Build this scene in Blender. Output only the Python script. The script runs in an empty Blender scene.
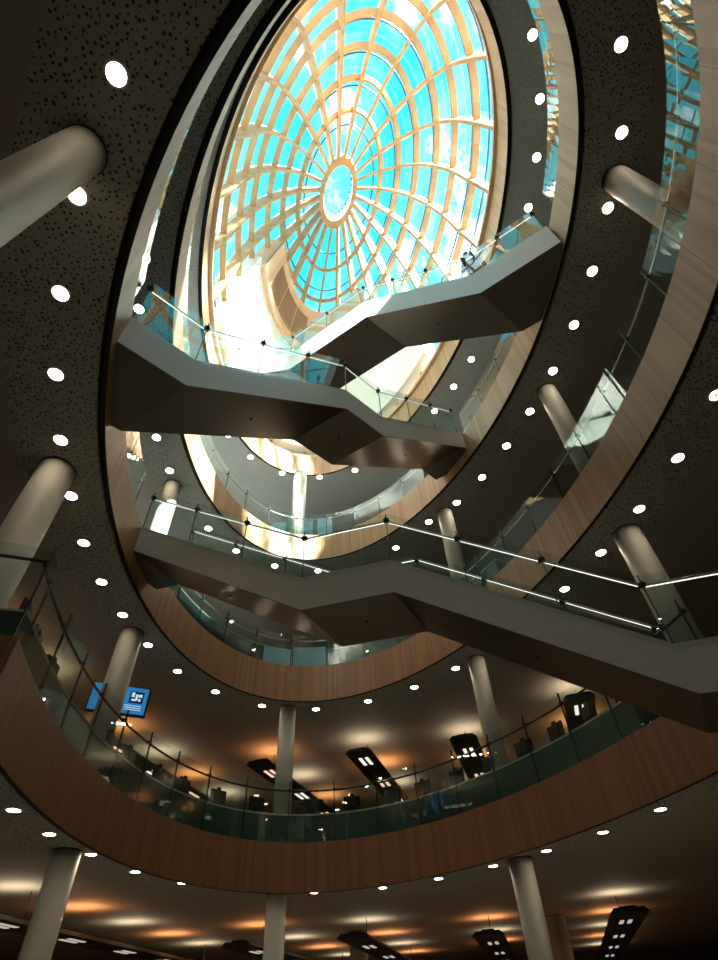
import bpy, bmesh, math, random
from mathutils import Vector, Matrix
random.seed(7)
PI = math.pi
SC = bpy.context.scene
COL = SC.collection
K = 0.663            # metres per survey unit
CZ = 1.6            # eye height

# ------------------------------------------------------------------ camera
cam = bpy.data.cameras.new('camera')
cam.sensor_fit = 'HORIZONTAL'; cam.sensor_width = 36; cam.lens = 36*518.5/718
cam.clip_start = 0.05; cam.clip_end = 500
co = bpy.data.objects.new('camera', cam); COL.objects.link(co)
co.matrix_world = Matrix(((0.998214, 0.059742, 0.0, 0.0),
                          (0.043702, -0.730203, -0.681831, 0.0),
                          (-0.040734, 0.680614, -0.731509, CZ),
                          (0, 0, 0, 1)))
SC.camera = co

# ------------------------------------------------------------------ sky
w = bpy.data.worlds.new('sky'); SC.world = w; w.use_nodes = True
nt = w.node_tree; nt.nodes.clear()
out = nt.nodes.new('ShaderNodeOutputWorld'); bg = nt.nodes.new('ShaderNodeBackground')
tc = nt.nodes.new('ShaderNodeTexCoord'); mp = nt.nodes.new('ShaderNodeMapping')
mp.inputs['Scale'].default_value = (2.2, 1.5, 2.0)
nz = nt.nodes.new('ShaderNodeTexNoise'); nz.inputs['Scale'].default_value = 3.2
nz.inputs['Detail'].default_value = 6; nz.inputs['Roughness'].default_value = 0.6
cr = nt.nodes.new('ShaderNodeValToRGB')
cr.color_ramp.elements[0].position = 0.36; cr.color_ramp.elements[0].color = (0.012, 0.225, 0.285, 1)
cr.color_ramp.elements[1].position = 0.64; cr.color_ramp.elements[1].color = (0.95, 1.0, 1.0, 1)
e = cr.color_ramp.elements.new(0.52); e.color = (0.075, 0.30, 0.32, 1)
nt.links.new(tc.outputs['Generated'], mp.inputs['Vector']); nt.links.new(mp.outputs[0], nz.inputs['Vector'])
nt.links.new(nz.outputs['Fac'], cr.inputs['Fac']); nt.links.new(cr.outputs['Color'], bg.inputs['Color'])
bg.inputs['Strength'].default_value = 4.2
nt.links.new(bg.outputs[0], out.inputs['Surface'])

# ------------------------------------------------------------------ sun
sd = bpy.data.lights.new('sun', 'SUN'); sd.energy = 55; sd.angle = math.radians(2.5); sd.color = (1.0, 0.95, 0.86)
so = bpy.data.objects.new('sun', sd); COL.objects.link(so)
SUN_DIR = Vector((-0.62, 0.70, -0.66)).normalized()      # travel direction of the light
so.rotation_euler = SUN_DIR.to_track_quat('-Z', 'Y').to_euler()

# ------------------------------------------------------------------ view
SC.view_settings.view_transform = 'Standard'; SC.view_settings.look = 'None'
SC.view_settings.exposure = 0.12; SC.view_settings.gamma = 1.0; SC.view_settings.use_curve_mapping = False

SC.cycles.transparent_max_bounces = 48; SC.cycles.max_bounces = 10

# ------------------------------------------------------------------ materials
def newmat(name):
    m = bpy.data.materials.new(name); m.use_nodes = True
    return m, m.node_tree, m.node_tree.nodes['Principled BSDF']
def plain(name, col, rough=0.6, metal=0.0, noise=0.06, scale=6.0, spec=0.5, bump=0.0):
    m, t, b = newmat(name)
    b.inputs['Roughness'].default_value = rough; b.inputs['Metallic'].default_value = metal
    b.inputs['Specular IOR Level'].default_value = spec
    tc = t.nodes.new('ShaderNodeTexCoord'); n = t.nodes.new('ShaderNodeTexNoise'); n.inputs['Scale'].default_value = scale
    n.inputs['Detail'].default_value = 4
    mx = t.nodes.new('ShaderNodeMix'); mx.data_type = 'RGBA'
    mx.inputs[6].default_value = tuple(max(0, c*(1-noise)) for c in col[:3]) + (1,)
    mx.inputs[7].default_value = tuple(min(1, c*(1+noise)) for c in col[:3]) + (1,)
    t.links.new(tc.outputs['Object'], n.inputs['Vector']); t.links.new(n.outputs['Fac'], mx.inputs[0])
    t.links.new(mx.outputs[2], b.inputs['Base Color'])
    if bump:
        bp = t.nodes.new('ShaderNodeBump'); bp.inputs['Strength'].default_value = bump
        t.links.new(n.outputs['Fac'], bp.inputs['Height']); t.links.new(bp.outputs[0], b.inputs['Normal'])
    return m
def emis(name, col, s):
    m = bpy.data.materials.new(name); m.use_nodes = True; t = m.node_tree; t.nodes.clear()
    o = t.nodes.new('ShaderNodeOutputMaterial'); e = t.nodes.new('ShaderNodeEmission')
    e.inputs[0].default_value = (*col, 1); e.inputs[1].default_value = s; t.links.new(e.outputs[0], o.inputs[0])
    return m
def glass(name, tint, refl=1.0, rough=0.0, ior=1.5):
    m = bpy.data.materials.new(name); m.use_nodes = True; t = m.node_tree; t.nodes.clear()
    o = t.nodes.new('ShaderNodeOutputMaterial'); tr = t.nodes.new('ShaderNodeBsdfTransparent')
    g = t.nodes.new('ShaderNodeBsdfGlossy'); mx = t.nodes.new('ShaderNodeMixShader')
    def M(op, a=None, b=None, va=None, vb=None):
        n = t.nodes.new('ShaderNodeMath'); n.operation = op; n.use_clamp = op != 'ABSOLUTE'
        if a is not None: t.links.new(a, n.inputs[0])
        if va is not None: n.inputs[0].default_value = va
        if b is not None: t.links.new(b, n.inputs[1])
        if vb is not None: n.inputs[1].default_value = vb
        return n.outputs[0]
    ge = t.nodes.new('ShaderNodeNewGeometry'); dp = t.nodes.new('ShaderNodeVectorMath'); dp.operation = 'DOT_PRODUCT'
    t.links.new(ge.outputs['Incoming'], dp.inputs[0]); t.links.new(ge.outputs['Normal'], dp.inputs[1])
    fac = M('MULTIPLY', M('ADD', M('MULTIPLY', M('POWER', M('SUBTRACT', None, M('ABSOLUTE', dp.outputs['Value']), va=1.0), vb=5.0), vb=0.96), vb=0.04), vb=refl)
    tr.inputs[0].default_value = (*tint, 1); g.inputs['Roughness'].default_value = rough; g.inputs[0].default_value = (1, 1, 1, 1)
    t.links.new(fac, mx.inputs[0])
    t.links.new(tr.outputs[0], mx.inputs[1]); t.links.new(g.outputs[0], mx.inputs[2]); t.links.new(mx.outputs[0], o.inputs[0])
    return m
def wood(name, c1, c2, strip=0.14, seam=1.15, rough=0.45):
    """veneer: UV u = metres along, v = metres up"""
    m, t, b = newmat(name)
    uv = t.nodes.new('ShaderNodeUVMap'); sp = t.nodes.new('ShaderNodeSeparateXYZ'); t.links.new(uv.outputs[0], sp.inputs[0])
    def M(op, a, bb=None, v=None):
        n = t.nodes.new('ShaderNodeMath'); n.operation = op; t.links.new(a, n.inputs[0])
        if bb is not None: t.links.new(bb, n.inputs[1])
        elif v is not None: n.inputs[1].default_value = v
        return n.outputs[0]
    u = sp.outputs[0]
    fl = M('FLOOR', M('DIVIDE', u, v=strip))
    wn = t.nodes.new('ShaderNodeTexWhiteNoise'); wn.noise_dimensions = '1D'; t.links.new(fl, wn.inputs['W'])
    mp = t.nodes.new('ShaderNodeMapping'); mp.inputs['Scale'].default_value = (38, 1.6, 1)
    t.links.new(uv.outputs[0], mp.inputs[0])
    n = t.nodes.new('ShaderNodeTexNoise'); n.inputs['Scale'].default_value = 1.0; n.inputs['Detail'].default_value = 5
    t.links.new(mp.outputs[0], n.inputs['Vector'])
    f = M('ADD', M('MULTIPLY', wn.outputs['Value'], v=0.55), M('MULTIPLY', n.outputs['Fac'], v=0.5))
    cr = t.nodes.new('ShaderNodeValToRGB')
    cr.color_ramp.elements[0].position = 0.15; cr.color_ramp.elements[0].color = (*c1, 1)
    cr.color_ramp.elements[1].position = 0.95; cr.color_ramp.elements[1].color = (*c2, 1)
    t.links.new(f, cr.inputs[0])
    fr = M('FRACT', M('DIVIDE', u, v=seam)); ls = M('LESS_THAN', fr, v=0.012/seam)
    mx = t.nodes.new('ShaderNodeMix'); mx.data_type = 'RGBA'; t.links.new(ls, mx.inputs[0])
    t.links.new(cr.outputs[0], mx.inputs[6]); mx.inputs[7].default_value = tuple(x*0.6 for x in c1) + (1,)
    t.links.new(mx.outputs[2], b.inputs['Base Color']); b.inputs['Roughness'].default_value = rough
    return m
def perforated(name, col, hole, scale=9.0):
    m, t, b = newmat(name)
    tc = t.nodes.new('ShaderNodeTexCoord'); vo = t.nodes.new('ShaderNodeTexVoronoi'); vo.inputs['Scale'].default_value = scale
    vo.inputs['Randomness'].default_value = 0.9; vo.voronoi_dimensions = '2D'
    wn = t.nodes.new('ShaderNodeMath'); wn.operation = 'LESS_THAN'
    sz = t.nodes.new('ShaderNodeMath'); sz.operation = 'MULTIPLY_ADD'; sz.inputs[1].default_value = 0.20; sz.inputs[2].default_value = 0.08
    sp = t.nodes.new('ShaderNodeSeparateColor')
    t.links.new(tc.outputs['Object'], vo.inputs['Vector']); t.links.new(vo.outputs['Color'], sp.inputs[0])
    t.links.new(sp.outputs[0], sz.inputs[0]); t.links.new(vo.outputs['Distance'], wn.inputs[0]); t.links.new(sz.outputs[0], wn.inputs[1])
    mx = t.nodes.new('ShaderNodeMix'); mx.data_type = 'RGBA'
    mx.inputs[6].default_value = (*col, 1); mx.inputs[7].default_value = (*hole, 1)
    t.links.new(wn.outputs[0], mx.inputs[0]); t.links.new(mx.outputs[2], b.inputs['Base Color'])
    b.inputs['Roughness'].default_value = 0.8
    return m

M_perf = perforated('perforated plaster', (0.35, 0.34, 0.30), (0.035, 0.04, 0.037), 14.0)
M_perfLit = perforated('fine plaster with painted bounce', (0.62, 0.63, 0.60), (0.30, 0.30, 0.28), 18.0)  # lighter copy for the topmost soffit; sunlight bounce is put into the colour
M_ceilLit = plain('ceiling plaster with painted bounce', (0.60, 0.61, 0.59), 0.75, noise=0.03, scale=1.2)  # same bounced sunlight painted into the topmost outer ceiling
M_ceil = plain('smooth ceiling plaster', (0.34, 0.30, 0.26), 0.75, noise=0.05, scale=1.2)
M_black = plain('black shadow gap', (0.012, 0.011, 0.010), 0.8)
M_floor = plain('grey carpet', (0.30, 0.29, 0.28), 0.95, noise=0.15, scale=60)
M_gfloor = plain('pale stone floor', (0.70, 0.66, 0.59), 0.5, noise=0.08, scale=3)
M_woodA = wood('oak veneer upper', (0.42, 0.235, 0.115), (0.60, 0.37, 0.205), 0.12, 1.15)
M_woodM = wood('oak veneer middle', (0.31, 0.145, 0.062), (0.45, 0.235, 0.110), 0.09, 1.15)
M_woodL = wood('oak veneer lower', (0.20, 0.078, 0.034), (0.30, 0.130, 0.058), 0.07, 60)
M_dome = wood('spruce glulam', (0.38, 0.21, 0.085), (0.52, 0.32, 0.145), 0.4, 40, 0.5)
M_domewood = wood('dome birch lining', (0.58, 0.36, 0.20), (0.72, 0.48, 0.30), 0.5, 2.0, 0.5)
M_louver = plain('brown louvre slats', (0.34, 0.19, 0.10), 0.5)
M_white = plain('white painted plaster', (0.80, 0.78, 0.72), 0.7, noise=0.03)
M_wall = plain('dark back wall', (0.16, 0.13, 0.10), 0.8, noise=0.15, scale=1.0)
M_col = plain('smooth concrete column', (0.40, 0.40, 0.35), 0.55, noise=0.05, scale=2.5)
M_fac = plain('satin aluminium stringer', (0.78, 0.76, 0.74), 0.42, 0.05, noise=0.04, scale=1.5)
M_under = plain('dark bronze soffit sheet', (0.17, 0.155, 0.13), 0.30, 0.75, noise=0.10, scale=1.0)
M_tread = plain('grey stair tread', (0.32, 0.31, 0.30), 0.7)
M_glass = glass('balustrade glass', (0.90, 0.955, 0.93), 0.9)
M_dglass = glass('dome glass', (0.86, 0.97, 1.0), 0.5)
M_steel = plain('brushed steel', (0.42, 0.42, 0.42), 0.3, 0.9)
M_dark = plain('dark steel', (0.035, 0.035, 0.04), 0.4, 0.6)
M_blue = plain('blue grey glazing bar', (0.03, 0.09, 0.20), 0.4, 0.3)
M_led = emis('warm white handrail light', (1.0, 0.93, 0.88), 1.7)
M_lens = emis('downlight lens', (1.0, 0.82, 0.60), 48.0)
M_lens2 = emis('louvre lamp pale', (1.0, 0.93, 0.80), 1.1)
M_lens3 = emis('louvre lamp orange', (1.0, 0.62, 0.40), 1.0)
M_lens4 = emis('dim louvre lamp', (1.0, 0.90, 0.78), 0.45)
M_trim = plain('white light trim', (0.75, 0.73, 0.68), 0.5)
M_bar = plain('anthracite light raft', (0.045, 0.040, 0.036), 0.6)
M_teal = plain('dark teal counter panel', (0.05, 0.095, 0.085), 0.22, noise=0.15, scale=1.5)
M_teal2 = plain('pale counter edge', (0.42, 0.50, 0.46), 0.4)
M_mon = plain('black computer casing', (0.012, 0.012, 0.013), 0.5)
M_skyrefl = plain('painted sky reflection', (0.30, 0.50, 0.66), 0.3, noise=0.12, scale=1.4)  # blue of reflected sky put into the colour
M_screen = emis('blue screen', (0.03, 0.22, 0.50), 0.75)
M_scrw = emis('screen white', (0.55, 0.75, 0.85), 0.9)
M_scrd = emis('screen navy', (0.005, 0.03, 0.10), 0.6)
M_skin = plain('skin', (0.55, 0.33, 0.24), 0.6)
M_jacket = plain('blue jacket', (0.025, 0.06, 0.20), 0.9, spec=0.1)
M_trouser = plain('dark trousers', (0.03, 0.035, 0.05), 0.85)
M_hair = plain('dark hair', (0.02, 0.015, 0.012), 0.7)
M_bag = plain('black bag', (0.02, 0.018, 0.018), 0.6)

# ------------------------------------------------------------------ mesh helpers
def finish(name, bm, mat, parent=None, smooth=False):
    bmesh.ops.recalc_face_normals(bm, faces=bm.faces[:])
    me = bpy.data.meshes.new(name); bm.to_mesh(me); bm.free()
    mats = mat if isinstance(mat, (list, tuple)) else [mat]
    for m in mats: me.materials.append(m)
    if smooth:
        for p in me.polygons: p.use_smooth = True
    o = bpy.data.objects.new(name, me); COL.objects.link(o)
    if parent is not None: o.parent = parent; o.matrix_parent_inverse = parent.matrix_world.inverted() if False else Matrix.Translation(-Vector(parent.location))
    return o
def thing(name, label, cat, loc=(0, 0, 0), group=None):
    o = bpy.data.objects.new(name, None); COL.objects.link(o); o.location = loc; o.empty_display_size = 0.2
    o['label'] = label; o['category'] = cat
    if group: o['group'] = group
    return o
def tag(o, label, cat, group=None):
    o['label'] = label; o['category'] = cat
    if group: o['group'] = group
    return o
def struct(name, bm, mat, smooth=False):
    o = finish(name, bm, mat, smooth=smooth); o['kind'] = 'structure'; return o
def box(bm, c, s, R=None):
    """box centred c with size s; R = (ax, ay, az) unit vectors"""
    c = Vector(c); ax, ay, az = R if R else (Vector((1, 0, 0)), Vector((0, 1, 0)), Vector((0, 0, 1)))
    vs = [bm.verts.new(c + ax*(sx*s[0]/2) + ay*(sy*s[1]/2) + az*(sz*s[2]/2)) for sx in (-1, 1) for sy in (-1, 1) for sz in (-1, 1)]
    for f in ((0, 1, 3, 2), (4, 6, 7, 5), (0, 4, 5, 1), (2, 3, 7, 6), (0, 2, 6, 4), (1, 5, 7, 3)):
        bm.faces.new([vs[i] for i in f])
def prism(bm, bottom, top):
    """closed solid from two matching loops"""
    a = [bm.verts.new(p) for p in bottom]; b = [bm.verts.new(p) for p in top]; n = len(a)
    bm.faces.new(a); bm.faces.new(b[::-1])
    for i in range(n): bm.faces.new((a[i], a[(i+1) % n], b[(i+1) % n], b[i]))
def tube(bm, pts, r, n=8, closed=False):
    pts = [Vector(p) for p in pts]; N = len(pts); rings = []
    for i, p in enumerate(pts):
        if closed: d = pts[(i+1) % N] - pts[i-1]
        else: d = pts[min(i+1, N-1)] - pts[max(i-1, 0)]
        d.normalize(); up = Vector((0, 0, 1)) if abs(d.z) < 0.95 else Vector((1, 0, 0))
        a = d.cross(up).normalized(); b = a.cross(d)
        rings.append([bm.verts.new(p + a*math.cos(2*PI*k/n)*r + b*math.sin(2*PI*k/n)*r) for k in range(n)])
    m = N if closed else N-1
    for i in range(m):
        A, B = rings[i], rings[(i+1) % N]
        for k in range(n): bm.faces.new((A[k], A[(k+1) % n], B[(k+1) % n], B[k]))
    if not closed: bm.faces.new(rings[0][::-1]); bm.faces.new(rings[-1])
def cyl(bm, c, r, h, n=32, r2=None):
    c = Vector(c); r2 = r if r2 is None else r2
    a = [c + Vector((math.cos(2*PI*k/n)*r, math.sin(2*PI*k/n)*r, 0)) for k in range(n)]
    b = [c + Vector((math.cos(2*PI*k/n)*r2, math.sin(2*PI*k/n)*r2, h)) for k in range(n)]
    prism(bm, a, b)
def sweep(bm, frames, closed=False, uvscale=True):
    """frames: list of loops (same length) ; writes UV u = across, v = along"""
    uvl = bm.loops.layers.uv.verify(); rings = [[bm.verts.new(p) for p in fr] for fr in frames]; N = len(rings); n = len(rings[0])
    s = [0.0]
    for i in range(1, N+1): s.append(s[-1] + (Vector(frames[i % N][0]) - Vector(frames[i-1][0])).length)
    per = [0.0]
    for k in range(1, n+1): per.append(per[-1] + (Vector(frames[0][k % n]) - Vector(frames[0][k-1])).length)
    for i in range(N if closed else N-1):
        A, B = rings[i], rings[(i+1) % N]
        for k in range(n):
            f = bm.faces.new((A[k], A[(k+1) % n], B[(k+1) % n], B[k]))
            uv = ((s[i], per[k]), (s[i], per[k+1]), (s[i+1], per[k+1]), (s[i+1], per[k]))
            for l, q in zip(f.loops, uv): l[uvl].uv = q
    if not closed:
        bm.faces.new(rings[0][::-1]); bm.faces.new(rings[-1])

# ------------------------------------------------------------------ the voids (four stacked ellipses)
TH = math.radians(107.5); RATIO = 1.838
class Void:
    def __init__(s, cx, cy, a, wb, wt):
        s.c = Vector((cx*K, cy*K)); s.a = a*K; s.b = a*K/RATIO; s.wb = wb; s.wt = wt
    def at(s, phi, off=0.0, z=0.0):
        ca, sa = math.cos(phi), math.sin(phi); t = Vector((s.b*ca, s.a*sa)).normalized()
        x = s.a*ca + t.x*off; y = s.b*sa + t.y*off
        return Vector((s.c.x + math.cos(TH)*x - math.sin(TH)*y, s.c.y + math.sin(TH)*x + math.cos(TH)*y, z))
    def nrm(s, phi):
        t = Vector((s.b*math.cos(phi), s.a*math.sin(phi))).normalized()
        return Vector((math.cos(TH)*t.x - math.sin(TH)*t.y, math.sin(TH)*t.x + math.cos(TH)*t.y, 0))
    def arc(s, step, off=0.0, start=0.0):
        """phis spaced evenly along the length"""
        N = 1440; pts = [s.at(2*PI*i/N, off) for i in range(N+1)]; L = [0.0]
        for i in range(N): L.append(L[-1] + (pts[i+1]-pts[i]).length)
        n = round(L[-1]/step); res = []; j = 0
        for k in range(n):
            tgt = (k+start)/n*L[-1]
            while L[j+1] < tgt: j += 1
            res.append(2*PI*(j + (tgt-L[j])/(L[j+1]-L[j]))/N)
        return res
H0 = 3.656; HF = 5.936; TF = 1.528
FL = (1.0, 1.105, 1.205, 1.25)
SL = tuple(0.85*f for f in FL)
def wbz(i): return CZ + K*(H0 + HF*i)*FL[i]
def wtz(i): return CZ + K*(H0 + HF*i + TF)*FL[i]
V = [Void(cx*f, cy*f, a*f, wbz(i), wtz(i)) for i, (f, (cx, cy, a)) in enumerate(zip(FL, ((0.465, 10.812, 13.337), (0.110, 9.886, 11.805), (-0.008, 9.085, 10.704), (-0.247, 9.186, 10.557))))]
X0, X1, Y0, Y1 = -17.0, 19.0, -12.0, 37.0
def rect_hit(c, d):
    t = 1e9
    if d.x > 1e-9: t = min(t, (X1-c.x)/d.x)
    if d.x < -1e-9: t = min(t, (X0-c.x)/d.x)
    if d.y > 1e-9: t = min(t, (Y1-c.y)/d.y)
    if d.y < -1e-9: t = min(t, (Y0-c.y)/d.y)
    return Vector((c.x+d.x*t, c.y+d.y*t, 0))
CUT0, CUT1 = math.radians(-112), math.radians(91.5)     # the lowest balcony stops at these angles
def span(v, N):
    if v is V[0]: return [CUT0+(CUT1-CUT0)*i/N for i in range(N+1)], False
    return [2*PI*i/N for i in range(N)], True
def slab(bm, v, off, z0, z1, N=160):
    """solid plate outside the elliptical hole"""
    ph, closed = span(v, N); inn = [v.at(f, off) for f in ph]; outr = []
    for p in inn:
        d = Vector((p.x-v.c.x, p.y-v.c.y, 0)).normalized(); outr.append(rect_hit(v.c, d))
    for c in [Vector((x, y, 0)) for x in (X0, X1) for y in (Y0, Y1)]:
        k = min(range(len(outr)), key=lambda i: (outr[i]-c).length)
        if 0 < k < len(outr)-1 or closed: outr[k] = c
    sweep(bm, [[Vector((a.x, a.y, z0)), Vector((b.x, b.y, z0)), Vector((b.x, b.y, z1)), Vector((a.x, a.y, z1))] for a, b in zip(inn, outr)], closed)
def ringsolid(bm, v, o0, o1, z0, z1, N=160):
    ph, closed = span(v, N)
    sweep(bm, [[v.at(f, o0, z0), v.at(f, o0, z1), v.at(f, o1, z1), v.at(f, o1, z0)] for f in ph], closed)

# ground floor and outer walls
bm = bmesh.new(); box(bm, ((X0+X1)/2, (Y0+Y1)/2, -0.1), (X1-X0, Y1-Y0, 0.2)); struct('floor', bm, M_gfloor)
ZT = V[3].wt
for nm, c, s in (('wall_left', (X0-0.15, (Y0+Y1)/2, ZT/2), (0.3, Y1-Y0+0.6, ZT)), ('wall_right', (X1+0.15, (Y0+Y1)/2, ZT/2), (0.3, Y1-Y0+0.6, ZT)),
                 ('wall_back', ((X0+X1)/2, Y1+0.15, ZT/2), (X1-X0, 0.3, ZT)), ('wall_front', ((X0+X1)/2, Y0-0.15, ZT/2), (X1-X0, 0.3, ZT))):
    bm = bmesh.new(); box(bm, c, s); struct(nm, bm, M_wall)

LV = ['lowest', 'second', 'third', 'topmost']
for i, v in enumerate(V):
    # smooth outer ceiling, floor plate above it, perforated band
    bm = bmesh.new(); slab(bm, v, 1.46, v.wb+0.10, v.wb+0.18); struct('ceiling', bm, M_ceilLit if i == 3 else M_ceil)
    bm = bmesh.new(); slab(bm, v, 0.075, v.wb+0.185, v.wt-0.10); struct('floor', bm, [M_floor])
    bm = bmesh.new(); ringsolid(bm, v, 0.15, 1.46, v.wb+0.06, v.wb+0.16); struct('ceiling', bm, M_perfLit if i == 3 else M_perf)
    bm = bmesh.new(); ringsolid(bm, v, 0.0, 0.07, v.wb, v.wt)
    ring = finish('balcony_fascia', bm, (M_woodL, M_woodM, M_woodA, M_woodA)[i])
    tag(ring, ['dark oak veneered fascia band of the lowest, widest balcony', 'oak veneered fascia band around the second balcony up',
               'curved oak fascia band around the third balcony up', 'pale timber fascia ring directly under the glass dome'][i], 'balcony fascia')
    bm = bmesh.new(); ringsolid(bm, v, 0.072, 0.15, v.wb+0.165, v.wb+0.182)
    ringsolid(bm, v, 0.003, 0.071, v.wb-0.008, v.wb-0.001)
    g = finish('shadow_gap', bm, M_black, ring)
    if i == 0:
        for f in (CUT0, CUT1):
            p = v.at(f, 0.0); d = Vector((p.x-v.c.x, p.y-v.c.y, 0)).normalized(); q = rect_hit(v.c, d); L = (q-p).length - 0.3; nn = Vector((-d.y, d.x, 0))
            if f == CUT0: nn = -nn
            bm = bmesh.new(); sweep(bm, [[p+d*(L*k/20)+nn*o+Vector((0, 0, zz)) for o, zz in ((0, v.wb), (0, v.wt), (0.07, v.wt), (0.07, v.wb))] for k in range(21)])
            finish('return_panel', bm, M_woodL, ring)

# ------------------------------------------------------------------ stairs
class Stair:
    def __init__(s, P, ang, prof, width, skew, depth, ext, far_off=90):
        s.P = Vector((P[0]*K, P[1]*K, 0)); a = math.radians(ang); s.t = Vector((math.cos(a), math.sin(a), 0))
        s.n = Vector((-math.sin(a), math.cos(a), 0)); s.w = width; s.sk = skew; s.d = depth
        s.prof = [(x*K, CZ + h*K) for x, h in prof]; s.fo = s.n*width + s.t*skew
    def near(s, x, z): return s.P + s.t*x + Vector((0, 0, z))
    def far(s, x, z): return s.near(x, z) + s.fo
    def z(s, x):
        pr = sorted(s.prof)
        for (a, za), (b, zb) in zip(pr, pr[1:]):
            if a <= x <= b: return za + (zb-za)*(x-a)/(b-a)
        return pr[0][1] if x < pr[0][0] else pr[-1][1]
hA, hB, hC, hL = 12.288, 20.55, 28.74, 5.184
def mid(a, b): return (a+b)/2
stairs = [
 ('S1', Stair((-7.57, 13.05), -13, [(-0.9, hA), (0, hA), (6.0, mid(hA, hL)), (8.5, mid(hA, hL)), (14.1, hL), (18.5, hL)], 1.42, 0.33, 0.69, 0)),
 ('S2', Stair((-5.43, 5.44), 45.5, [(-0.6, hA), (1.9, hA), (7.35, mid(hA, hB)), (9.2, mid(hA, hB)), (15.2, hB), (16.3, hB)], 1.55, -0.36, 0.80, 0)),
 ('S3', Stair((7.72, 6.58), -32.5, [(-0.12, hB), (-3.27, hB), (-8.2, mid(hB, hC)), (-12.9, mid(hB, hC)), (-18.0, hC), (-19.0, hC)], 1.60, 0.45, 1.14, 0)),
]
slabels = {'S1': 'long lowest stair bridge with two lit handrails running down to the right edge',
           'S2': 'middle stair bridge crossing under the dome with bronze underside, left to right',
           'S3': 'topmost stair bridge with bright white side, close below the dome'}
def stair_rail(st, side, key, root, rail_h, glass_h, s0, s1, label):
    """glass balustrade along one side; root is the balustrade thing"""
    pt = st.near if side == 'near' else st.far
    inw = st.n*(0.05 if side == 'near' else -0.05)
    xs = sorted(set([x for x, z in st.prof if s0 <= x <= s1] + [s0, s1])); cuts = []
    for a, b in zip(xs, xs[1:]):
        if b-a < 0.05: continue
        n = max(1, round((b-a)/1.25))
        for k in range(n): cuts.append((a+(b-a)*k/n, a+(b-a)*(k+1)/n))
    up = Vector((0, 0, 1))
    for a, b in cuts:
        bm = bmesh.new(); g = 0.012
        za, zb = st.z(a+1e-4), st.z(b-1e-4)
        A = pt(a+g, za-0.10); B = pt(b-g, zb-0.10)
        th = st.n*0.008
        prism(bm, [A-th, B-th, B-th+up*(glass_h+0.10), A-th+up*(glass_h+0.10)], [A+th, B+th, B+th+up*(glass_h+0.10), A+th+up*(glass_h+0.10)])
        finish('glass_panel', bm, M_glass, root)
    line = [pt(a, st.z(a)) + up*rail_h + inw for a, b in cuts] + [pt(cuts[-1][1], st.z(cuts[-1][1])) + up*rail_h + inw]
    bm = bmesh.new(); tube(bm, line, 0.022, 10); hr = finish('handrail', bm, M_steel, root, True)
    bm = bmesh.new()
    for p, q in zip(line, line[1:]):
        d = (q-p); L = d.length; d.normalize(); side_v = d.cross(up).normalized()
        box(bm, (p+q)/2 - up*0.026, (L-0.10, 0.014, 0.010), (d, side_v, side_v.cross(d)))
    finish('light_strip', bm, M_led, hr)['label'] = 'glowing white light strip under the handrail'
    for i, p in enumerate(line):
        bm = bmesh.new(); q = p - inw
        box(bm, (p+q)/2, (0.11, 0.09, 0.05), (st.t, st.n, up)); cyl(bm, q - st.n*0.03 - up*0.02, 0.03, 0.04, 10)
        finish('rail_clamp', bm, M_dark, hr)
        bm = bmesh.new(); box(bm, q - up*(rail_h/2) + up*(glass_h-rail_h)*0.5, (0.014, 0.018, glass_h), (st.t, st.n, up))
        finish('joint_strip', bm, M_dark, root)

for key, st in stairs:
    pr = sorted(st.prof)
    root = thing('stair_bridge', slabels[key], 'staircase', st.near(pr[2][0], st.z(pr[2][0])-st.d))
    for side in ('near', 'far'):
        pt = st.near if side == 'near' else st.far; sg = 1 if side == 'near' else -1
        bm = bmesh.new()
        for (a, za), (b, zb) in zip(pr, pr[1:]):
            th = st.n*0.06*sg
            prism(bm, [pt(a, za-st.d), pt(b, zb-st.d), pt(b, zb), pt(a, za)], [pt(a, za-st.d)+th, pt(b, zb-st.d)+th, pt(b, zb)+th, pt(a, za)+th])
        bmesh.ops.remove_doubles(bm, verts=bm.verts[:], dist=1e-4)
        finish('side_stringer', bm, M_fac, root)
    bm = bmesh.new()
    for (a, za), (b, zb) in zip(pr, pr[1:]):
        za -= st.d; zb -= st.d; u = Vector((0, 0, 0.03)); e = st.n*0.002
        lo = [st.near(a, za)+e, st.near(b, zb)+e, st.far(b, zb)-e, st.far(a, za)-e]
        prism(bm, [p-u*0.5 for p in lo], [p+u*0.5 for p in lo])
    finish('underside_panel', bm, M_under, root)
    bm = bmesh.new()
    for (a, za), (b, zb) in zip(pr, pr[1:]):
        e = st.n*0.07
        if abs(za-zb) < 0.01:
            prism(bm, [st.near(a, za-0.20)+e, st.near(b, zb-0.20)+e, st.far(b, zb-0.20)-e, st.far(a, za-0.20)-e],
                  [st.near(a, za-0.12)+e, st.near(b, zb-0.12)+e, st.far(b, zb-0.12)-e, st.far(a, za-0.12)-e])
        else:
            n = 14
            for k in range(n):
                x0 = a+(b-a)*k/n; x1 = a+(b-a)*(k+1)/n; zz = za+(zb-za)*(k+(0.5))/n - 0.10
                prism(bm, [st.near(x0, zz-0.17)+e, st.near(x1, zz-0.17)+e, st.far(x1, zz-0.17)-e, st.far(x0, zz-0.17)-e],
                      [st.near(x0, zz)+e, st.near(x1, zz)+e, st.far(x1, zz)-e, st.far(x0, zz)-e])
    o = finish('stair_treads', bm, M_tread, root); o['kind'] = 'stuff'
    for (a, za), (b, zb) in zip(pr[1:], pr[2:-1]):
        bm = bmesh.new(); m = (a+b)/2; p = (st.near(m, st.z(m)-st.d)+st.far(m, st.z(m)-st.d))/2
        cyl(bm, p - Vector((0, 0, 0.028)), 0.035, 0.02, 14); finish('fixing_cap', bm, M_dark, root)
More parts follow.
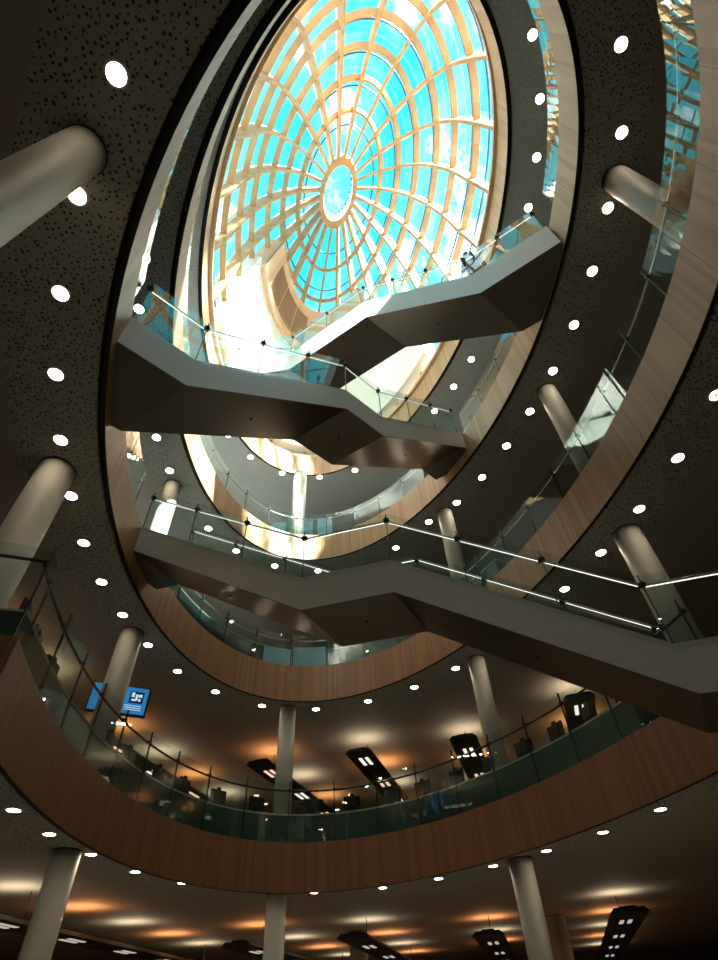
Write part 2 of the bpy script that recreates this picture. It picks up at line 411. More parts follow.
RH = {'S1': (0.96, 1.12), 'S2': (1.20, 1.40), 'S3': (1.10, 1.28)}
slots = {'S1': (0.05, 14.2), 'S2': (0.15, 14.9), 'S3': (-17.6, -0.2)}
for key, st in stairs:
    r, g = RH[key]; a, b = slots[key]; a *= K; b *= K
    for side in ('near', 'far'):
        lab = {'S1': 'lowest stair bridge', 'S2': 'middle stair bridge', 'S3': 'topmost stair bridge'}[key]
        root = thing('stair_balustrade', f'glass balustrade with glowing handrail on the {"near" if side == "near" else "far"} side of the {lab}', 'balustrade', st.near((a+b)/2, st.z((a+b)/2)) if side == 'near' else st.far((a+b)/2, st.z((a+b)/2)), 'stair balustrades')
        if side == 'near' and key == 'S1': b2 = 18.3*K
        else: b2 = b
        stair_rail(st, side, key, root, r, g, a, b2, lab)

# ------------------------------------------------------------------ ring balustrades
openings = []
for key, st in stairs:
    pr = sorted(st.prof)
    for x in (pr[0][0], pr[1][0], pr[-2][0], pr[-1][0]):
        openings.append(((st.near(x, 0)+st.far(x, 0))/2, st.z(x)))
def blocked(p, z):
    for c, zz in openings:
        if abs(zz-z) < 0.6 and (Vector((p.x-c.x, p.y-c.y))).length < 1.25: return True
    return False
RB = [(1.22, 1.38), (0.98, 1.14), (1.0, 1.15), None]
blabels = ['glass balustrade with black posts standing on the lowest balcony', 'glass balustrade around the second balcony up', 'glass balustrade around the third balcony up']
for i in range(3):
    v = V[i]; rh, gh = RB[i]; root = thing('glass_balustrade', blabels[i], 'balustrade', (v.c.x, v.c.y, v.wt), None)
    ph = v.arc(1.2, 0.1); ph.append(2*PI); run = []
    if i == 0:
        ph = [f for f in ph if f < CUT1] ; ph2 = [f-2*PI for f in v.arc(1.2, 0.1) if f > CUT0+2*PI]; ph = ph2 + ph + [CUT1]
        p = v.at(CUT1, 0.1); d = Vector((p.x-v.c.x, p.y-v.c.y, 0)).normalized(); nn = Vector((-d.y, d.x, 0))
        for k in range(2):
            c = p + d*(0.6+1.2*k); bm = bmesh.new(); box(bm, c+Vector((0, 0, v.wt-0.05+(gh+0.05)/2)), (1.18, 0.013, gh+0.05), (d, nn, Vector((0, 0, 1)))); finish('glass_panel', bm, M_glass, root)
            bm = bmesh.new(); box(bm, c-d*0.6-nn*0.03+Vector((0, 0, v.wt-0.05+(gh+0.1)/2)), (0.02, 0.035, gh+0.1), (d, nn, Vector((0, 0, 1)))); finish('post', bm, M_dark, root)
        bm = bmesh.new(); tube(bm, [p-nn*0.09+Vector((0, 0, v.wt+rh)), p+d*2.4-nn*0.09+Vector((0, 0, v.wt+rh))], 0.024, 8); finish('handrail', bm, M_dark, root, True)
    def flush(run):
        if len(run) > 2:
            bm = bmesh.new(); tube(bm, run, 0.024, 8); finish('handrail', bm, M_dark if i == 0 else M_steel, root, True)
    for a, b in zip(ph, ph[1:]):
        mp_ = v.at((a+b)/2, 0.1)
        if blocked(mp_, v.wt):
            flush(run); run = []; continue
        d = b-a; frames = []
        for k in range(7):
            f = a + d*0.012 + d*0.976*k/6; z0 = v.wt-0.06; z1 = v.wt+gh
            frames.append([v.at(f, 0.095, z0), v.at(f, 0.095, z1), v.at(f, 0.108, z1), v.at(f, 0.108, z0)])
        bm = bmesh.new(); sweep(bm, frames); finish('glass_panel', bm, M_glass, root)
        bm = bmesh.new(); n = v.nrm(a); t = Vector((-n.y, n.x, 0)); box(bm, v.at(a, 0.13, v.wt-0.05+(gh+0.1)/2), (0.02, 0.035, gh+0.1), (t, n, Vector((0, 0, 1))))
        po = finish('post', bm, M_dark, root)
        bm = bmesh.new(); box(bm, v.at(a, 0.16, v.wt+rh), (0.07, 0.10, 0.05), (t, n, Vector((0, 0, 1)))); finish('rail_bracket', bm, M_dark, po)
        for k in range(6): run.append(v.at(a+d*k/6, 0.19, v.wt+rh))
    flush(run)

# ------------------------------------------------------------------ curved study counters behind the glass
for i, zt, cuts in ((0, 0.68, None), (1, 0.68, None)):
    v = V[i]; root = thing('study_counter', ['curved computer counter with dark teal front behind the lowest balustrade', 'curved counter with teal front behind the second balcony balustrade'][i], 'counter', (v.at(0, 0.5, v.wt-0.1)))
    N = 90; a0, a1 = math.radians(-112 if i == 0 else -70), math.radians(88.5 if i == 0 else 62)
    if i == 0: a0 = math.radians(-83)
    fr = []; ft = []
    for k in range(N+1):
        f = a0+(a1-a0)*k/N
        fr.append([v.at(f, 0.24, v.wt-0.10), v.at(f, 0.24, v.wt+zt-0.035), v.at(f, 0.27, v.wt+zt-0.035), v.at(f, 0.27, v.wt-0.10)])
        ft.append([v.at(f, 0.22, v.wt+zt-0.035), v.at(f, 0.22, v.wt+zt), v.at(f, 1.0, v.wt+zt), v.at(f, 1.0, v.wt+zt-0.035)])
    bm = bmesh.new(); sweep(bm, fr); finish('front_panel', bm, M_teal, root)
    bm = bmesh.new(); sweep(bm, ft); finish('counter_top', bm, M_teal2, root)
    for k in range(0, N+1, 6):
        f = a0+(a1-a0)*k/N; n = v.nrm(f); t = Vector((-n.y, n.x, 0)); bm = bmesh.new()
        box(bm, v.at(f, 0.62, v.wt-0.10+(zt+0.06)/2), (0.03, 0.70, zt+0.06), (t, n, Vector((0, 0, 1)))); finish('support_panel', bm, M_teal, root)

# ------------------------------------------------------------------ computers on the counter
ORD = ['first', 'second', 'third', 'fourth', 'fifth', 'sixth', 'seventh', 'eighth', 'ninth', 'tenth', 'eleventh', 'twelfth', 'thirteenth', 'fourteenth', 'fifteenth', 'sixteenth', 'seventeenth', 'eighteenth', 'nineteenth', 'twentieth', 'twenty-first', 'twenty-second', 'twenty-third', 'twenty-fourth', 'twenty-fifth']
mons = [84.8, 80.3, 74.4, 53.8, 47.6, 37.9, 29.9, 19.6, 8.4, -7.6, -17.7, -28.5, -36.3, -45.0, -53.4, -60.8, -67.7, -74.4, -80.8]
v = V[0]
for q, a in enumerate(mons):
    f = math.radians(a); n = v.nrm(f); t = Vector((-n.y, n.x, 0)); up = Vector((0, 0, 1)); base = v.at(f, 0.50, v.wt+0.68)
    jit = random.uniform(-0.25, 0.25); t2 = (t*math.cos(jit)+n*math.sin(jit)); n2 = (n*math.cos(jit)-t*math.sin(jit))
    root = thing('computer_monitor', f'black computer monitor seen from behind on the lowest curved counter, {ORD[q]} from the left', 'monitor', base, 'monitors on the lowest counter')
    bm = bmesh.new(); box(bm, base+up*0.26, (0.46, 0.05, 0.31), (t2, n2, up)); box(bm, base+up*0.26-n2*0.045, (0.26, 0.05, 0.19), (t2, n2, up)); sh = finish('screen_housing', bm, M_mon, root)
    bm = bmesh.new(); cyl(bm, base, 0.13, 0.02, 20); box(bm, base+up*0.09-n2*0.02, (0.06, 0.03, 0.16), (t2, n2, up)); finish('stand', bm, M_mon, root)
    bm = bmesh.new(); box(bm, base+up*0.445, (0.10, 0.05, 0.06), (t2, n2, up)); finish('webcam', bm, M_mon, sh)

# ------------------------------------------------------------------ columns
def col(x, y, ztop, zbot, r, label):
    root = thing('column', label, 'column', (x, y, zbot), 'round columns')
    bm = bmesh.new(); cyl(bm, (x, y, zbot), r, ztop-zbot, 48); o = finish('shaft', bm, M_col, root, False)
    for p in o.data.polygons: p.use_smooth = abs(p.normal.z) < 0.5
    bm = bmesh.new(); cyl(bm, (x, y, ztop-0.015), r+0.012, 0.015, 48); finish('ceiling_collar', bm, M_black, root)
def fz(i): return V[i].wt-0.10
cz = [V[i].wb+0.06 for i in range(4)]
for x, y, r, l in ((-2.93, 1.16, .245, 'thick column reaching in from the top left, beside the largest downlights'), (-5.33, 5.92, .30, 'large round column at the left edge under the second balcony ceiling'),
                   (-5.86, 11.32, .27, 'round column with the blue television behind it'), (-2.64, 16.15, .245, 'slim column standing behind the lowest counter, nearest the middle'),
                   (2.97, 13.72, .235, 'round column just below the lowest stair bridge, right of centre'), (5.62, 8.60, .28, 'column behind the right end handrails of the lowest stair bridge')):
    col(x, y, cz[1], 0 if y < 7 else fz(0), r, l)
for x, y, r, l in ((-5.60, 10.95, .24, 'column at bottom left under the lowest balcony'), (-2.64, 16.15, .245, 'column at bottom centre-left under the lowest balcony'), (2.97, 13.75, .25, 'column at bottom right of centre under the lowest balcony'),
                   (5.72, 23.0, .30, 'brownish thin column just right of the bottom right column, further back'), (-0.98, 23.9, .30, 'small far column at the bottom between two hanging light rafts')):
    col(x, y, cz[0] if y < 20 else V[0].wb+0.10, 0, r, l)
for x, y, r, l in ((5.96, 3.15, .28, 'short-looking column top at upper right under the third balcony ceiling'), (5.56, 8.56, .26, 'column at right behind the criss-cross balustrade reflections'),
                   (2.95, 13.45, .26, 'column between the lower handrail and the third balcony ceiling, right of centre'), (-6.05, 11.38, .26, 'pale column behind the left end of the lowest stair handrail')):
    col(x, y, cz[2], fz(1), r, l)
col(-2.71, 16.15, cz[3], fz(2), .30, 'bright sunlit white column under the topmost ceiling')

# ------------------------------------------------------------------ downlights
DL = [[(-6.3, 10.02), (-6.38, 11.57), (-6.24, 13.25), (-5.91, 15.08), (-5.2, 16.63), (-3.89, 18.16), (-2.02, 19.0), (-0.02, 18.87), (1.55, 18.05), (2.91, 16.83), (4.03, 15.46), (5.01, 13.99), (5.74, 12.4)],
      [(-2.47, 0.53), (-3.41, 1.72), (-4.17, 2.97), (-4.82, 4.28), (-5.32, 5.61), (-5.72, 6.99), (-6.04, 8.4), (-6.19, 9.81), (-6.19, 11.21), (-6.03, 12.72), (-5.66, 14.26), (-4.88, 15.7), (-3.62, 16.89), (-1.9, 17.39), (-0.14, 17.02), (1.37, 16.21), (2.6, 15.1), (3.52, 13.95), (5.05, 11.24), (5.59, 9.83), (6.02, 8.38), (6.32, 6.95), (6.45, 5.48)],
      [(5.26, 0.86), (5.69, 2.24), (5.81, 3.64), (5.83, 5.02), (5.72, 6.38), (5.46, 7.71), (5.07, 9.03), (4.58, 10.28), (3.98, 11.55), (3.25, 12.66), (2.35, 13.54), (1.2, 14.85), (-1.77, 15.94), (-3.35, 15.48), (-4.59, 14.48), (-5.29, 13.2), (-5.83, 10.47), (-5.83, 9.16), (-5.05, 5.28), (-4.53, 4.11)],
      [(4.97, 0.9), (5.41, 2.21), (5.58, 3.57), (5.58, 4.88), (4.39, 9.94), (3.83, 11.08), (3.15, 12.17), (-5.18, 12.75), (-4.49, 13.97), (-3.31, 14.98), (-1.72, 15.34), (-0.15, 15.06)]]
rowname = ['lowest ceiling', 'second ceiling up', 'third ceiling up', 'topmost ceiling']
for i, L in enumerate(DL):
    z = V[i].wb+0.06
    for q, (x, y) in enumerate(L):
        x *= SL[i]; y *= SL[i]
        side = 'anticlockwise from upper left' if i in (0, 1) else 'clockwise from upper right'
        root = thing('downlight', f'round white downlight in the {rowname[i]}, {ORD[q]} {side}', 'ceiling light', (x, y, z-0.012), f'downlights in the {rowname[i]}')
        bm = bmesh.new()
        kf = SL[i]; n = 28; r0, r1 = 0.112*kf, 0.14*kf
        frames = [[Vector((x+r*math.cos(2*PI*k/n), y+r*math.sin(2*PI*k/n), zz)) for r, zz in ((r0, z-0.012), (r1, z-0.012), (r1, z), (r0, z))] for k in range(n)]
        sweep(bm, frames, closed=True); finish('trim_ring', bm, M_trim, root)
        bm = bmesh.new(); cyl(bm, (x, y, z-0.007), 0.114*kf, 0.005, 28); ln = finish('lens', bm, M_lens, root)
        if i < 2 and (i == 0 or q > 6):
            bm = bmesh.new(); cyl(bm, (x, y, z-0.010), 0.038*kf, 0.002, 16); finish('lamp_cap', bm, M_trim, ln)

# ------------------------------------------------------------------ hanging light rafts with up and down lights
def raft(x0, y0, x1, y1, width, ztop, label, first=0.6, gap=2.8, phase=0, upw=17):
    a = Vector((x0, y0, 0)); b = Vector((x1, y1, 0)); d = (b-a); L = d.length; d.normalize(); n = Vector((-d.y, d.x, 0)); up = Vector((0, 0, 1))
    root = thing('light_raft', label, 'hanging light', (a.x, a.y, ztop-0.14), 'hanging light rafts')
    bm = bmesh.new(); hw = width/2
    def loop(z, sh): return [a - n*(hw-sh) + up*z, b - n*(hw-sh) + up*z, b + n*(hw-sh) + up*z, a + n*(hw-sh) + up*z]
    lp = loop(ztop-0.14, 0.0); tp = loop(ztop-0.04, 0.12)
    prism(bm, lp, tp); box(bm, (a+b)/2+up*(ztop-0.02), (L*0.98, width*0.4, 0.05), (d, n, up)); finish('raft_body', bm, M_bar, root)
    s = 0.35; k = phase
    for q in (a+d*(L*0.15), a+d*(L*0.85)):
        bm = bmesh.new(); tube(bm, [q+up*(ztop-0.02), q+up*(ztop+0.50)], 0.012, 6); finish('hanger', bm, M_dark, root)
    s = first
    while s < L-0.4:
        c = a + d*s; warm = k % 2 == 1
        for sg in (-1, 1):
            bm = bmesh.new(); box(bm, c + n*0.11*sg + up*(ztop-0.147), (0.70, 0.11, 0.012), (d, n, up))
            finish('lamp_louvre', bm, (M_lens3 if warm else M_lens2) if ztop > 6 else M_lens4, root)
        ld = bpy.data.lights.new('up_light', 'AREA'); ld.shape = 'RECTANGLE'; ld.size = 0.9; ld.size_y = 0.7; ld.energy = upw*(1.0 if warm else 0.65); ld.color = (1.0, 0.42, 0.15) if warm else (1.0, 0.84, 0.58)
        lo = bpy.data.objects.new('up_light', ld); COL.objects.link(lo); lo.parent = root
        lo.location = c + up*(ztop+0.06) - Vector(root.location); lo.rotation_euler = (PI, 0, 0)
        s += gap; k += 1
    return root
zA = V[1].wb+0.10-0.60; zL = V[0].wb+0.10-0.50
def RA(x0, y0, x1, y1, wd, z, label, first, gap, phase):
    f = SL[1]; raft(x0*f, y0*f, x1*f, y1*f, wd*f, z, label, first*f, gap*f, phase)
def RL(x0, y0, x1, y1, wd, z, label, first, gap, phase, p):
    f = SL[0]; raft(x0*f, y0*f, x1*f, y1*f, wd*f, z, label, first*f, gap*f, phase)
RA(-4.2, 19.8, -1.9, 28.0, 0.95, zA, 'hanging light raft behind the slim column, above the counter', 1.2, 2.9, 1)
RA(-0.6, 19.3, 1.6, 28.0, 0.95, zA, 'hanging light raft above the middle of the lowest counter', 1.0, 2.6, 0)
RA(3.0, 18.6, 5.2, 27.0, 0.95, zA, 'hanging light raft beside the column right of centre', 1.4, 2.8, 0)
RA(6.3, 15.9, 9.0, 25.0, 0.95, zA, 'hanging light raft seen just below the lowest stair bridge', 1.0, 2.8, 0)
RA(-8.9, 16.6, -6.6, 26.0, 0.95, zA, 'hanging light raft seen through the glass at the left', 1.2, 2.6, 1)
RA(-10.2, 8.6, -9.2, 14.6, 0.95, zA, 'hanging light raft behind the left column, seen at the left edge', 1.0, 2.0, 0)
RL(7.3, 20.3, 12.0, 39.5, 1.15, zL, 'hanging light raft at the bottom right with four lit louvres', 2.2, 4.2, 0, 60)
RL(3.5, 23.8, 6.4, 38.0, 1.1, zL, 'hanging light raft at the bottom, between two columns', 2.6, 4.0, 1, 60)
RL(-1.1, 22.4, 1.6, 38.0, 1.1, zL, 'hanging light raft at the bottom centre', 2.8, 4.0, 0, 60)
RL(-5.0, 22.8, -1.8, 38.0, 1.1, zL, 'hanging light raft beside the bottom centre-left column', 2.0, 4.0, 1, 60)
RL(-9.6, 14.2, -7.4, 32.0, 1.0, zL, 'long hanging light raft at the bottom left corner', 2.0, 3.2, 0, 60)

# ------------------------------------------------------------------ dome
KD = K*1.25
DC = V[3].c; DR = 1.86; DA = 10.85*KD; DZ0 = V[3].wt-0.02; DH = 14.5*KD
def dome(phi, a, dn=0.0):
    """point on the shell at ellipse angle phi and semi-axis a, pushed dn outwards"""
    a = min(a, DA*0.99999); zz = DH*math.sqrt(max(0, 1-(a/DA)**2)); b = a/DR
    x, y = a*math.cos(phi), b*math.sin(phi)
    nx, ny, nz_ = x/DA**2, y/(DA/DR)**2, zz/DH**2; l = math.sqrt(nx*nx+ny*ny+nz_*nz_)
    x += nx/l*dn; y += ny/l*dn; zz += nz_/l*dn
    return Vector((DC.x + math.cos(TH)*x - math.sin(TH)*y, DC.y + math.sin(TH)*x + math.cos(TH)*y, DZ0+zz))
RINGS = [x*KD for x in (4.73, 6.38, 7.8, 9.08, 9.93, 10.62)]; AO = 2.1*KD
droot = thing('glass_dome', 'oval glass roof dome with curved timber ribs and cyan sky beyond', 'glass dome', (DC.x, DC.y, DZ0))
def even_angles(n, f0):
    N = 3600; cum = [0.0]
    for i in range(N):
        f = f0 + 2*PI*(i+0.5)/N; cum.append(cum[-1] + math.hypot(math.sin(f), math.cos(f)/DR))
    res = []; j = 0
    for k in range(n):
        while cum[j+1] < cum[-1]*k/n: j += 1
        res.append(f0 + 2*PI*j/N)
    return res
ribs = even_angles(24, math.radians(176.0))
for f in ribs:
    frames = []
    for k in range(25):
        u = k/24; ang = math.asin(min(1, AO/DA)) + (PI/2-math.asin(AO/DA))*u; a = DA*math.sin(ang)
        p = dome(f, a, -0.42 if u < 0.86 else -0.42+0.36*(u-0.86)/0.14); q = dome(f, a, 0.0)
        p2 = dome(f+0.002, a); tv = (p2-q).normalized()*0.06
        frames.append([p-tv, q-tv, q+tv, p+tv])
    bm = bmesh.new(); sweep(bm, frames); finish('timber_rib', bm, M_dome, droot)
for a in RINGS:
    frames = []
    N = 144
    for k in range(N):
        f = 2*PI*k/N; p = dome(f, a, -0.25); q = dome(f, a, -0.02); dv = (dome(f, a+0.02)-dome(f, a)).normalized()*0.065
        frames.append([p-dv, q-dv, q+dv, p+dv])
    bm = bmesh.new(); sweep(bm, frames, closed=True); finish('timber_hoop', bm, M_dome, droot)
# oculus
frames = []
for k in range(72):
    f = 2*PI*k/72; p = dome(f, AO); q = dome(f, AO*0.80)
    z0 = p.z-0.50; z1 = p.z+0.30
    frames.append([Vector((q.x, q.y, z0)), Vector((p.x, p.y, z0)), Vector((p.x, p.y, z1)), Vector((q.x, q.y, z1))])
bm = bmesh.new(); sweep(bm, frames, closed=True); finish('oculus_frame', bm, M_dome, droot)
frames = [[Vector((dome(2*PI*k/72, AO*0.79).x, dome(2*PI*k/72, AO*0.79).y, z)) for z in (dome(0, AO).z-0.45, dome(0, AO).z+0.75)] +
          [Vector((dome(2*PI*k/72, AO*0.77).x, dome(2*PI*k/72, AO*0.77).y, z)) for z in (dome(0, AO).z+0.75, dome(0, AO).z-0.45)] for k in range(72)]
bm = bmesh.new(); sweep(bm, frames, closed=True); finish('oculus_lining', bm, M_white, droot)
for k in range(24):
    f = 2*PI*k/24; p = dome(f, AO*0.74); bm = bmesh.new(); box(bm, (p.x, p.y, dome(0, AO).z+0.66), (0.10, 0.10, 0.12)); finish('vent_block', bm, M_blue, droot)
bm = bmesh.new(); c = [dome(2*PI*k/72, AO*0.8) for k in range(72)]; zt = dome(0, AO).z+0.78
prism(bm, [Vector((p.x, p.y, zt)) for p in c], [Vector((p.x, p.y, zt+0.02)) for p in c]); finish('oculus_glass', bm, M_dglass, droot)
# panes (one shell), with glazing bars
levels = [AO] + RINGS + [DA]
bm = bmesh.new(); N = 144; arr = []
A_ = [math.asin(min(1, AO/DA)) + (PI/2-math.asin(AO/DA))*k/18 for k in range(19)]
for ang in A_: arr.append([bm.verts.new(dome(2*PI*k/N, DA*math.sin(ang), 0.16)) for k in range(N)])
for r in range(18):
    for k in range(N): bm.faces.new((arr[r][k], arr[r][(k+1) % N], arr[r+1][(k+1) % N], arr[r+1][k]))
o = finish('dome_glazing', bm, M_dglass, droot, True)
for a0, a1 in zip(levels, levels[1:]):
    if a1 > DA*0.999: am = [ (a0+a1)/2 ]
    else: am = [a0 + (a1-a0)*0.62]
    for a in am:
        bm = bmesh.new(); tube(bm, [dome(2*PI*k/96, a, 0.10) for k in range(96)], 0.035, 6, True); finish('glazing_bar', bm, M_blue, droot)
for f in ribs:
    bm = bmesh.new()
    tube(bm, [dome(f, DA*math.sin(x), 0.13) for x in A_], 0.05, 6); finish('glazing_bar', bm, M_trim, droot)
# spring ring on top of the fascia
bm = bmesh.new(); N = 144
frames = []
for k in range(N):
    f = 2*PI*k/N; p = dome(f, DA*0.9999, -0.22); q = dome(f, DA*0.9999, 0.25)
    frames.append([Vector((p.x, p.y, DZ0+0.02)), Vector((q.x, q.y, DZ0+0.02)), Vector((q.x, q.y, DZ0+0.20)), Vector((p.x, p.y, DZ0+0.20))])
sweep(bm, frames, closed=True); finish('spring_ring', bm, M_domewood, droot)
# opaque far sector: white lining and timber band with louvres
g0, g1 = math.radians(-74), math.radians(70)
def shellpatch(f0, f1, a0, a1, d0, d1, nf=40, na=8):
    bm = bmesh.new(); uvl = bm.loops.layers.uv.verify(); g = {}
    t0, t1 = math.asin(a0/DA), math.asin(min(1, a1/DA))
    for s, d in ((0, d0), (1, d1)):
        for i in range(nf+1):
            for j in range(na+1):
                g[s, i, j] = bm.verts.new(dome(f0+(f1-f0)*i/nf, DA*math.sin(t0+(t1-t0)*j/na), d))
    def fc(ks, uv):
        f = bm.faces.new([g[k] for k in ks])
        for l, q in zip(f.loops, uv): l[uvl].uv = q
    for s in (0, 1):
        for i in range(nf):
            for j in range(na):
                fc(((s, i, j), (s, i+1, j), (s, i+1, j+1), (s, i, j+1)), ((i*.25, j*.4), ((i+1)*.25, j*.4), ((i+1)*.25, (j+1)*.4), (i*.25, (j+1)*.4)))
    for i in range(nf):
        for j in (0, na): fc(((0, i, j), (1, i, j), (1, i+1, j), (0, i+1, j)), ((i*.25, 0), (i*.25, .1), ((i+1)*.25, .1), ((i+1)*.25, 0)))
    for j in range(na):
        for i in (0, nf): fc(((0, i, j), (1, i, j), (1, i, j+1), (0, i, j+1)), ((0, j*.4), (.1, j*.4), (.1, (j+1)*.4), (0, (j+1)*.4)))
    return bm
bm = shellpatch(g0, g1, 8.9*KD, 10.84*KD, -0.50, 0.20); finish('solid_lining', bm, M_white, droot)['label'] = 'white plastered lower part of the dome'
bm = shellpatch(math.radians(-50), math.radians(67), 7.15*KD, 9.0*KD, -0.74, 0.20); finish('timber_band', bm, M_domewood, droot)['label'] = 'smooth timber band with louvred vents'
for f0, f1 in ((10, 26), (27.5, 43), (44.5, 57)):
    bm = shellpatch(math.radians(f0), math.radians(f1), 7.6*KD, 8.75*KD, -0.78, -0.745, 10, 4); lv = finish('louvre_panel', bm, M_louver, droot)
    bm = bmesh.new()
    for k in range(9):
        a = (7.65+1.05*k/8)*KD
        tube(bm, [dome(math.radians(f0+(f1-f0)*j/10), a, -0.80) for j in range(11)], 0.03, 4)
    o = finish('louvre_slats', bm, M_domewood, lv); o['kind'] = 'stuff'

# ------------------------------------------------------------------ television, boards, painted sky-reflection panels
R_t = (Vector((0.895, 0.446, 0)).normalized(), Vector((-0.446, 0.895, 0)).normalized(), Vector((0, 0, 1)))
tv = Vector((-6.33, 12.6, 7.60))
root = thing('television', 'wide television with blue screen hanging behind the left column', 'television', tv)
bm = bmesh.new(); box(bm, tv, (1.42, 0.08, 0.74), R_t); finish('screen_housing', bm, M_mon, root)
bm = bmesh.new(); box(bm, tv - R_t[1]*0.046, (1.32, 0.012, 0.65), R_t); scr = finish('screen', bm, M_screen, root)
bm = bmesh.new(); box(bm, tv + R_t[0]*0.40 + R_t[2]*0.08 - R_t[1]*0.054, (0.33, 0.006, 0.29), R_t); finish('picture_area', bm, M_scrd, scr)
for dx, dz, sx, sz in ((0.25, 0.20, 0.10, 0.16), (0.38, 0.12, 0.08, 0.22), (0.50, 0.18, 0.12, 0.10), (0.30, 0.02, 0.16, 0.07), (0.49, 0.03, 0.08, 0.09)):
    bm = bmesh.new(); box(bm, tv + R_t[0]*(dx*0.71+0.13) + R_t[2]*dz*0.71 - R_t[1]*0.058, (sx*0.71, 0.004, sz*0.71), R_t); finish('picture_block', bm, M_scrw, scr)
for dz in (-0.18, -0.25, -0.32):
    bm = bmesh.new(); box(bm, tv + R_t[0]*0.36 + R_t[2]*dz*0.71 - R_t[1]*0.054, (0.40, 0.004, 0.015), R_t); finish('text_line', bm, M_scrw, scr)
bm = bmesh.new(); tube(bm, [tv+Vector((0, 0.05, 0.30)), Vector((tv.x, tv.y+0.05, V[1].wb+0.10))], 0.03, 8); finish('ceiling_pole', bm, M_dark, root)

bd = Vector((13.6, 23.8, 2.85)); root = thing('hanging_board', 'dark slatted board at the bottom right corner under the lowest ceiling', 'sign board', bd)
bm = bmesh.new(); box(bm, bd, (2.8, 0.12, 1.6)); finish('board', bm, M_bar, root)
for k in range(4):
    bm = bmesh.new(); box(bm, bd+Vector((0, -0.07, -0.6+0.4*k)), (2.6, 0.03, 0.05)); finish('slat', bm, M_wall, root)
for sx in (-1.1, 1.1):
    bm = bmesh.new(); tube(bm, [bd+Vector((sx, 0, 0.78)), Vector((bd.x+sx, bd.y, V[0].wb+0.10))], 0.02, 6); finish('hanger', bm, M_dark, root)

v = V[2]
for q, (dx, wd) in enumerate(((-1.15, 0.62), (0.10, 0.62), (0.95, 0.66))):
    p = Vector((-2.6+dx, 17.3, fz(2)+1.25)); bm = bmesh.new(); box(bm, p, (wd, 0.06, 2.5))  # added panels; their blue stands in for sky mirrored in glass
    tag(finish('sky_reflection', bm, M_skyrefl), ['leftmost', 'middle', 'rightmost'][q] + ' of three tall panels painted as sky reflections behind the bright white column', 'panel', 'sky-reflection panels behind the bright column')
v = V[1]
for q, (a, b) in enumerate(((10.2, -0.6), (-1.0, -12.8))):  # added curved strips painted as sky reflected along the counter
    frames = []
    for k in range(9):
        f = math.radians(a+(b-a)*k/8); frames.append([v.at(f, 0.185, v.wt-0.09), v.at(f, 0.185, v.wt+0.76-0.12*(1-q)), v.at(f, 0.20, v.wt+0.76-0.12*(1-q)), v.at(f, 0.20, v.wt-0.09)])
    bm = bmesh.new(); sweep(bm, frames); tag(finish('sky_reflection', bm, M_skyrefl), ['left', 'right'][q] + ' painted sky reflection behind the second balcony glass, below the lowest stair bridge', 'panel', 'painted reflections behind the second balcony glass')

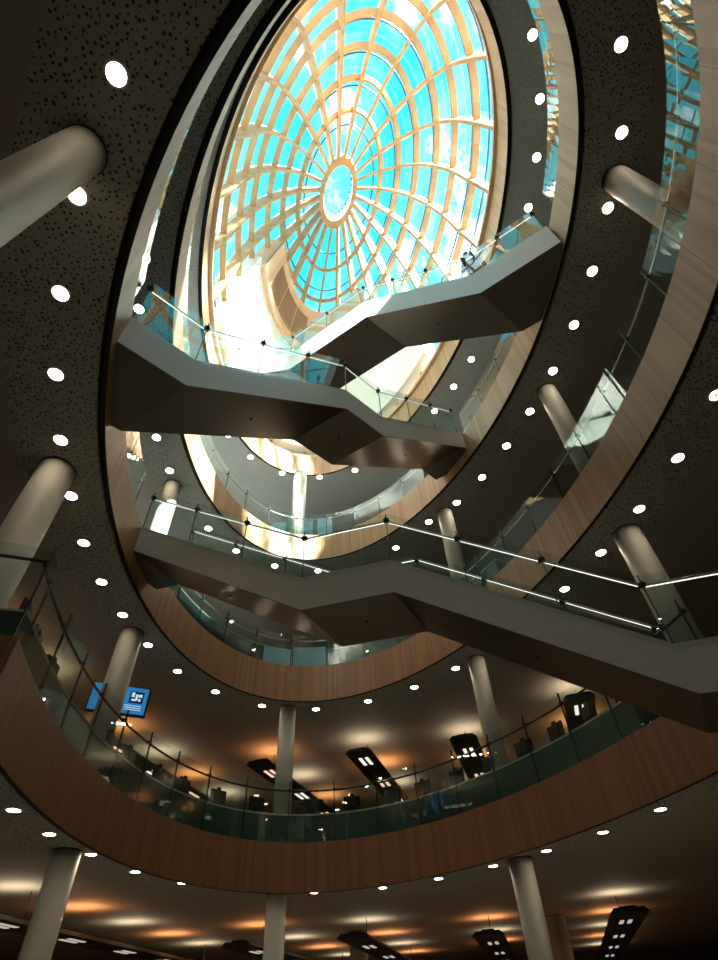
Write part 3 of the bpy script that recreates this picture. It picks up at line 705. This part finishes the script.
# ------------------------------------------------------------------ person on the topmost stair
st = stairs[2][1]
def person(s, lat):
    base = st.near(s, st.z(s)-0.11) + st.n*lat
    t, n = st.t, st.n; up = Vector((0, 0, 1)); f = -n    # faces over the near rail
    P = lambda a, b, c: base + t*a + f*b + up*c
    pts = [P(0, 0, .95), P(0, .04, 1.15), P(0, .12, 1.35), P(0, .18, 1.47), P(0, .22, 1.56),
           P(.10, 0, .90), P(.13, .02, .48), P(.14, -.02, .08), P(.14, .10, .04),
           P(-.10, 0, .90), P(-.12, .0, .48), P(-.13, -.06, .08), P(-.13, .06, .04),
           P(.19, .13, 1.38), P(.26, .15, 1.12), P(.18, .36, 1.08), P(.14, .44, 1.09),
           P(-.19, .13, 1.38), P(-.26, .15, 1.12), P(-.18, .36, 1.08), P(-.14, .44, 1.09)]
    ed = [(0, 1), (1, 2), (2, 3), (3, 4), (0, 5), (5, 6), (6, 7), (7, 8), (0, 9), (9, 10), (10, 11), (11, 12), (2, 13), (13, 14), (14, 15), (15, 16), (2, 17), (17, 18), (18, 19), (19, 20)]
    rad = [.14, .13, .14, .06, .055, .09, .06, .045, .035, .09, .06, .045, .035, .06, .045, .035, .03, .06, .045, .035, .03]
    root = thing('person', 'person in blue jacket leaning over the rail of the topmost stair bridge', 'person', base)
    def skin(name, idx, rads, mat, grow=0.0):
        mp = {k: j for j, k in enumerate(idx)}
        me = bpy.data.meshes.new(name); me.from_pydata([pts[k]-base for k in idx], [(mp[a], mp[b]) for a, b in ed if a in mp and b in mp], [])
        o = bpy.data.objects.new(name, me); COL.objects.link(o); o.parent = root; me.materials.append(mat)
        md = o.modifiers.new('skin', 'SKIN')
        for k, sv in zip(idx, me.skin_vertices[0].data): sv.radius = (rads[k]+grow, rads[k]+grow)
        me.skin_vertices[0].data[0].use_root = True
        ss = o.modifiers.new('sub', 'SUBSURF'); ss.levels = 2; ss.render_levels = 2
        return o
    skin('body', list(range(21)), rad, M_skin)
    skin('jacket', [0, 1, 2, 3, 13, 14, 15, 17, 18, 19], rad, M_jacket, 0.034)
    skin('trousers', [0, 5, 6, 7, 9, 10, 11], rad, M_trouser, 0.018)
    for sg, fy in ((1, .04), (-1, .0)):
        bm = bmesh.new(); box(bm, P(.135*sg, fy, .045), (0.10, 0.27, 0.09), (t, f, up)); bmesh.ops.bevel(bm, geom=bm.edges[:], offset=0.025, segments=3, affect='EDGES')
        finish('shoe', bm, M_bag, root, True)
    hc = P(0, .26, 1.66)
    bm = bmesh.new(); bmesh.ops.create_uvsphere(bm, u_segments=24, v_segments=16, radius=0.11)
    for vv in bm.verts:
        c = vv.co.copy(); c.z *= 1.22
        if c.z < 0: c.x *= 1+c.z*1.4; c.y *= 1+c.z*1.0
        vv.co = hc + t*c.x*0.86 + f*c.y + up*c.z
    box(bm, hc+f*0.115-up*0.01, (0.022, 0.03, 0.04), (t, f, up))
    for sg in (-1, 1): box(bm, hc+t*0.095*sg-up*0.01, (0.02, 0.035, 0.055), (t, f, up))
    finish('head', bm, M_skin, root, True)
    for sg in (-1, 1):
        bm = bmesh.new(); bmesh.ops.create_uvsphere(bm, u_segments=8, v_segments=6, radius=0.012, matrix=Matrix.Translation(hc+f*0.105+t*0.035*sg+up*0.01)); finish('eye', bm, M_hair, root)
    bm = bmesh.new(); box(bm, hc+f*0.092-up*0.065, (0.045, 0.01, 0.010), (t, f, up)); finish('mouth', bm, M_louver, root)
    bm = bmesh.new(); bmesh.ops.create_uvsphere(bm, u_segments=24, v_segments=16, radius=0.122)
    kill = [vv for vv in bm.verts if vv.co.y > 0.05 and vv.co.z < 0.055 or vv.co.z < -0.05]
    for vv in bm.verts: c = vv.co.copy(); vv.co = hc + t*c.x*0.88 + f*c.y + up*c.z*1.2
    bmesh.ops.delete(bm, geom=kill, context='VERTS'); h = finish('hair', bm, M_hair, root, True)
    sm = h.modifiers.new('thick', 'SOLIDIFY'); sm.thickness = 0.012
    for sg in (-1, 1):
        wr = P(.14*sg, .44, 1.09)
        bm = bmesh.new(); box(bm, wr+f*0.045, (0.075, 0.08, 0.028), (t, f, up))
        for j in range(4):
            off = t*(-0.028+0.0187*j); L = (0.06, 0.07, 0.068, 0.052)[j]
            tube(bm, [wr+f*0.08+off, wr+f*(0.08+L*0.5)+off, wr+f*(0.08+L*0.8)+off-up*L*0.5], 0.0088, 6)
        tube(bm, [wr+f*0.02-t*0.035*sg, wr+f*0.055-t*0.065*sg-up*0.01, wr+f*0.08-t*0.068*sg-up*0.03], 0.0095, 6)
        finish('hand', bm, M_skin, root)
    bm = bmesh.new(); box(bm, P(.30, -.02, .95), (0.12, 0.34, 0.30), (t, f, up)); bmesh.ops.bevel(bm, geom=bm.edges[:], offset=0.03, segments=2, affect='EDGES')
    b1 = finish('shoulder_bag', bm, M_bag)
    tag(b1, 'dark shoulder bag hanging at the side of the person in blue', 'bag')
    bm = bmesh.new(); tube(bm, [P(.30, .05, 1.1), P(.22, .20, 1.36), P(.12, .12, 1.52), P(.16, -.08, 1.38), P(.30, -.08, 1.1)], 0.014, 6); finish('strap', bm, M_bag, b1)
person(-3.1*K, 0.42)
